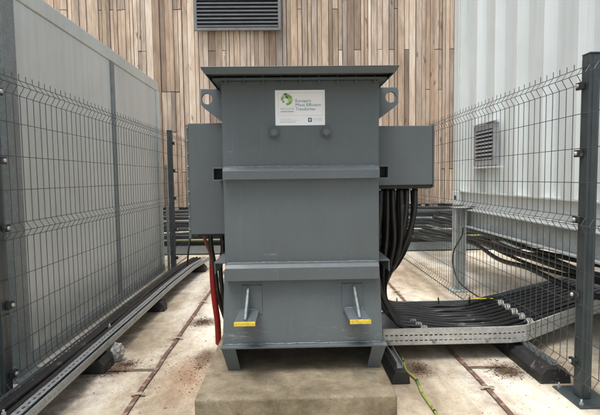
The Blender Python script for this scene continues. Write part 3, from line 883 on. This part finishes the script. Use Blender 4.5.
# ------------------------------------------------------------------ left cable tray
def left_tray():
    t = thing('cable_tray', (-1.45, 4, .105), 'long narrow cable tray full of black cable along the left fence', 'cable tray')
    path = [(-1.350, 1.2), (-1.350, 5.2), (-1.315, 6.2), (-1.235, 6.85)]
    W = .25
    def off(d): return [(x - d, y) for x, y in path]
    fl = MB(); a, b = off(0), off(W)
    for i in range(3):
        q = [b[i], a[i], a[i + 1], b[i + 1]]
        fl.hexa([(x, y, .121) for x, y in q] + [(x, y, .125) for x, y in q])
    fl.build('tray_floor', M['galv_dark'], t)
    rows = [(.143, .151)]
    s = MB()
    for i in range(3): perforated(s, (*a[i], 0), (*a[i + 1], 0), .126, .168, rows, .05, .032)
    s.build('near_side', M['galv'], t)
    s = MB()
    for i in range(3): perforated(s, (*b[i], 0), (*b[i + 1], 0), .126, .168, rows, .05, .03)
    s.build('far_side', M['galv'], t)
    # slotted cover strip on the near half
    cv = MB(); c_ = off(.001)
    for i in range(3):
        p0 = Vector((c_[i][0], c_[i][1], .170)); p1 = Vector((c_[i + 1][0], c_[i + 1][1], .170))
        perforated(cv, p0, p1, .030, .082, [(.050, .059)], .05, .028, .0025, (-1, 0, 0)); perforated(cv, p0, p1, 0, .008, [], .05, .028, .0025, (-1, 0, 0))
    cv.build('slotted_cover', M['galv'], t, 0)
    return path
lp = left_tray()
for j, (d, z, lab) in enumerate(((.118, .160, 'black cable in the left tray, next to the slotted cover'), (.165, .168, 'black cable in the middle of the open side of the left tray'), (.212, .160, 'black cable in the left tray, nearest the fence'))):
    rnd = random.Random(j + 40)
    pts = [(lp[0][0] - d, 1.25, z)] + [(-1.335 - d + rnd.uniform(-.006, .006), 1.8 + k * .45, z + rnd.uniform(-.004, .006)) for k in range(8)] + [(-1.305 - d, 6.1, z), (-1.245 - d, 6.8, z)]
    tag(MB().tube(spline(pts, 4), .021, 10).build('tray_cable', M['cable']), lab, 'cable', 'black cables in the left tray')
for y, lab in ((2.25, 'small bright bolt standing on the left tray, nearest the camera'), (3.6, 'small bright bolt on the left tray, farther from the camera')):
    b_ = MB().tube([(-1.455, y, .18), (-1.455, y, .205)], .006, 8); b_.tube([(-1.455, y, .178), (-1.455, y, .190)], .012, 6, True, False)
    tag(b_.build('tray_bolt', M['galv_bright']), lab, 'bolt', 'bolts on the left tray')
# crumpled clear plastic by the block
bm = bmesh.new(); bmesh.ops.create_icosphere(bm, subdivisions=4, radius=1)
from mathutils import noise as mn
for v in bm.verts:
    n = mn.noise(v.co * 2.3) * .30 + mn.noise(v.co * 5.5) * .14
    v.co = Vector((v.co.x * .048, v.co.y * .045, v.co.z * .068)) * (1 + n)
me = bpy.data.meshes.new('plastic_wrap'); bm.to_mesh(me); bm.free()
for p_ in me.polygons: p_.use_smooth = False
me.materials.append(M['plastic'])
pw = bpy.data.objects.new('plastic_wrap', me); COL.objects.link(pw); pw.location = (-1.305, 3.35, .068)
tag(pw, 'crumpled clear plastic wrap beside the black block under the left tray', 'plastic wrap')

# ------------------------------------------------------------------ copper earth tapes with clips
def tape(x, y0, y1, clips, branch, label, seed):
    t = thing('copper_tape', (x, (y0 + y1) / 2, 0), label, 'earth tape', 'copper earth tapes fixed along the ground')
    rnd = random.Random(seed); m = MB(); w = .0150; n = int((y1 - y0) / .25); L = []
    for i in range(n + 1):
        y = y0 + (y1 - y0) * i / n
        L.append((x + rnd.uniform(-.004, .004), y, .0085 + rnd.uniform(0, .005)))
    vs = []
    for (a, y, z) in L: vs += [(a - w, y, z - .004), (a + w, y, z - .004), (a + w, y, z), (a - w, y, z)]
    fs = [(i * 4 + j, i * 4 + (j + 1) % 4, (i + 1) * 4 + (j + 1) % 4, (i + 1) * 4 + j) for i in range(n) for j in range(4)]
    fs += [(0, 1, 2, 3), (n * 4 + 3, n * 4 + 2, n * 4 + 1, n * 4)]
    m.add(vs, fs).build('tape', M['copper'], t)
    for y in clips:
        MB().box(x - .045, x + .045, y - .012, y + .012, .0165, .022).build('tape_clip', M['clip'], t, .003)
    for (bx0, bx1, by) in branch:
        MB().box(min(bx0, bx1), max(bx0, bx1), by - .008, by + .008, .010, .0135).build('branch_tape', M['copper'], t)
tape(-.967, .9, 8.0, [1.9, 2.78, 3.78, 4.9, 6.1, 7.2], [(-1.30, -.98, 3.16)], 'brown copper earth tape on the ground left of the transformer', 1)
tape(1.226, .9, 8.0, [1.9, 2.76, 4.15, 5.2, 6.4], [(1.24, 1.50, 3.08)], 'brown copper earth tape on the ground right of the transformer', 2)

# debris patches
def debris(cx, cy, rx, ry, n, seed, label, rot=0):
    rnd = random.Random(seed); m = MB()
    for i in range(n):
        a = rnd.uniform(0, 2 * math.pi); q = abs(rnd.gauss(0, .62)) * (1 + .25 * math.sin(3 * a + seed)) ; 
        dx, dy = rx * q * math.cos(a), ry * q * math.sin(a)
        x = cx + dx * math.cos(rot) - dy * math.sin(rot); y = cy + dx * math.sin(rot) + dy * math.cos(rot)
        s = rnd.choice([.003, .004, .005, .007, .010]) * rnd.uniform(.8, 1.3); th = rnd.uniform(0, 3.14); h = rnd.uniform(.0008, .004)
        c_, s_ = math.cos(th) * s, math.sin(th) * s
        tl = rnd.uniform(.001, .004)
        p = [(x - c_, y - s_, tl + .001), (x + s_ * .5, y - c_ * .5, .001), (x + c_, y + s_, .0015), (x - s_ * .5, y + c_ * .5, .001), (x, y, h + .002)]
        m.add(p, [(3, 2, 1, 0), (0, 1, 4), (1, 2, 4), (2, 3, 4), (3, 0, 4)])
    tag(m.build('leaf_debris', M['debris']), label, 'leaf debris', 'patches of leaf debris on the ground', 'stuff')
debris(-1.29, 3.16, .10, .07, 420, 1, 'dark patch of leaf crumbs beside the left tray')
debris(-1.21, 3.28, .10, .06, 260, 11, 'narrow dark patch of leaf crumbs behind the branch of the left copper tape')
debris(-.835, 4.24, .12, .15, 380, 2, 'dark patch of leaf crumbs between the left copper tape and red conduit')
debris(1.49, 3.03, .13, .13, 620, 3, 'brown heap of leaf crumbs by the right copper tape')
debris(.885, 3.10, .07, .12, 260, 4, 'brown leaf crumbs beside the green and yellow cable')
debris(-.66, 3.2, .20, .5, 160, 5, 'scattered brown crumbs on the rust stain left of the plinth')
debris(1.75, 3.2, .2, .45, 90, 6, 'sparse crumbs around the long rubber foot')
debris(-.9, 5.9, .3, .5, 80, 7, 'sparse crumbs on the ground toward the wall at left')

# ------------------------------------------------------------------ left side cables under the small box
red = spline([(-.578, 3.34, .78), (-.583, 3.36, .62), (-.580, 3.40, .44), (-.572, 3.46, .25), (-.585, 3.56, .04)], 12)
# corrugated conduit: radius ripples along its length
n = len(red) * 3; fine = spline(red, 3)
rr = [.0195 + (.0045 if i % 2 else 0) for i in range(len(fine))]
tag(MB().tube(fine, rr, 12).build('red_conduit', M['red']), 'red ribbed conduit standing on the ground left of the transformer', 'conduit')
tag(MB().tube(spline([(-.612, 3.22, .971), (-.606, 3.24, .90), (-.588, 3.30, .82), (-.578, 3.34, .70)], 6), .012, 8).build('brown_cable', M['brown_cable']), 'copper brown cable going down into the red conduit', 'cable')
for xx, lab in ((-.565, 'black cable beside the brown cable under the left box'), (-.485, 'black cable under the left box, nearest the tank')):
    tag(MB().tube(spline([(xx, 3.2, .971), (xx + .004, 3.22, .85), (-.55 + (xx + .55) * .5, 3.32, .70), (-.54 + (xx + .55) * .4, 3.40, .45), (-.50, 3.5, .203)], 6), .017, 8).build('hanging_cable', M['cable']), lab, 'cable', 'black cables under the left box')
tag(MB().tube([(-.665, 3.02, .97), (-.69, 3.06, .86), (-.705, 3.08, .76)], .006, 6).build('thin_rod', M['dark']), 'thin dark rod hanging below the left box corner', 'rod')

# green and yellow earth cable
pts = [(.70, 3.9, .03), (.74, 3.65, .02), (.797, 3.46, .014), (.812, 3.27, .016), (.788, 3.05, .012), (.815, 2.90, .014), (.80, 2.72, .012), (.808, 2.46, .012), (.80, 2.2, .012), (.805, 1.6, .012)]
e = thing('earth_cable', (.8, 2.9, 0), 'green and yellow earth cable lying on the ground right of the plinth', 'cable')
path = spline(pts, 8)
MB().tube(path, .0085, 8).build('sheath', M['yg'], e)
for q in (27, 41, 55):
    a = path[q]; b = path[q + 1]; d = (b - a).normalized()
    MB().tube([a - d * .008, a + d * .008], .0100, 8).build('tape_band', M['cable'], e)

# curved pipes under the right container
labs = ['lowest', 'second lowest', 'third lowest', 'fourth lowest', 'fifth lowest', 'fifth highest', 'fourth highest', 'third highest', 'second highest', 'highest']
for j in range(10):
    rnd = random.Random(70 + j)
    z = .43 + .034 * j; x = 2.28 + .09 * (j % 3)
    w_ = [rnd.uniform(-.03, .03) for _ in range(6)]
    pts = [(2.2 + .05 * j, 8.0, .30 + .045 * j), (2.20 + .05 * j, 7.0, .36 + .04 * j), (x + .12, 6.0, z + w_[0]), (x + .05, 5.0, z + w_[1] - .01), (x + .02, 4.3, z + .02 + w_[2]),
           (x + .12 + .03 * j, 3.6, z - .03 + w_[3]), (x + .45 + .06 * j, 3.1, z - .05), (x + 1.2, 2.7, z - .05)]
    tag(MB().tube(spline(pts, 6), rnd.choice([.014, .018, .024]), 8).build('underfloor_pipe', M['pipe_grey'] if j in (4,) else M['pipe_black']), f'{labs[j]} pipe of the bundle sweeping under the white container', 'pipe', 'pipes under the white container')

# fine grit over the whole floor
def grit():
    rnd = random.Random(99); m = MB()
    for i in range(2600):
        if i % 3 == 0: x = rnd.gauss(-.967, .12); y = rnd.uniform(2, 8)
        elif i % 3 == 1: x = rnd.gauss(1.226, .14); y = rnd.uniform(2, 7)
        else: x = rnd.uniform(-1.9, 2.1); y = rnd.uniform(2, 8)
        if -.53 < x < .57 and 2.3 < y < 3.92: continue
        s_ = rnd.uniform(.0012, .0045) * (1.6 if rnd.random() < .06 else 1); a = rnd.uniform(0, 6.28)
        c1, s1 = math.cos(a) * s_, math.sin(a) * s_
        p = [(x - c1, y - s1, .0005), (x + s1 * .7, y - c1 * .7, .0005), (x + c1, y + s1, .0005), (x - s1 * .6, y + c1 * .6, .0005), (x, y, .0008 + s_ * .7)]
        m.add(p, [(3, 2, 1, 0), (0, 1, 4), (1, 2, 4), (2, 3, 4), (3, 0, 4)])
    tag(m.build('grit', M['debris']), 'fine dark grit scattered over the pale concrete floor', 'grit', None, 'stuff')
grit()

# ------------------------------------------------------------------ camera, world, light
F = 455.; yaw, pitch, roll = R(1.26), R(3.75), R(.75)
fwd = Vector((math.sin(yaw) * math.cos(pitch), math.cos(yaw) * math.cos(pitch), -math.sin(pitch)))
r0 = Vector((math.cos(yaw), -math.sin(yaw), 0)); u0 = r0.cross(fwd)
rt = r0 * math.cos(roll) - u0 * math.sin(roll); up = r0 * math.sin(roll) + u0 * math.cos(roll)
cam = bpy.data.cameras.new('Camera'); co = bpy.data.objects.new('Camera', cam); COL.objects.link(co)
mat = Matrix((rt, up, -fwd)).transposed().to_4x4(); mat.translation = Vector((0, 0, 1.35))
co.matrix_world = mat
cam.sensor_width = 36; cam.lens = F / 600 * 36; cam.clip_start = .05; cam.clip_end = 500
scene.camera = co

w = bpy.data.worlds.new('World'); scene.world = w; w.use_nodes = True
nt = w.node_tree; bg = nt.nodes['Background']
sky = nt.nodes.new('ShaderNodeTexSky'); sky.sky_type = 'NISHITA'; sky.sun_disc = False
EL, AZ = R(72), R(215)      # sun high, behind the camera and slightly left
sky.sun_elevation = EL; sky.sun_rotation = AZ; sky.dust_density = 4; sky.air_density = 1.2
hs = nt.nodes.new('ShaderNodeHueSaturation'); hs.inputs['Saturation'].default_value = .62
nt.links.new(sky.outputs[0], hs.inputs['Color']); nt.links.new(hs.outputs[0], bg.inputs['Color'])
bg.inputs['Strength'].default_value = .13
sl = bpy.data.lights.new('Sun', 'SUN'); sl.energy = 1.5; sl.angle = R(28); sl.color = (1, .99, .97)
so = bpy.data.objects.new('Sun', sl); COL.objects.link(so)
d = Vector((math.sin(AZ) * math.cos(EL), math.cos(AZ) * math.cos(EL), math.sin(EL)))
so.rotation_euler = (-d).to_track_quat('-Z', 'Y').to_euler(); so.location = (0, -3, 6)
scene.view_settings.view_transform = 'Standard'; scene.view_settings.look = 'None'
scene.view_settings.gamma = 1; scene.view_settings.exposure = .85
scene.render.engine = 'CYCLES'
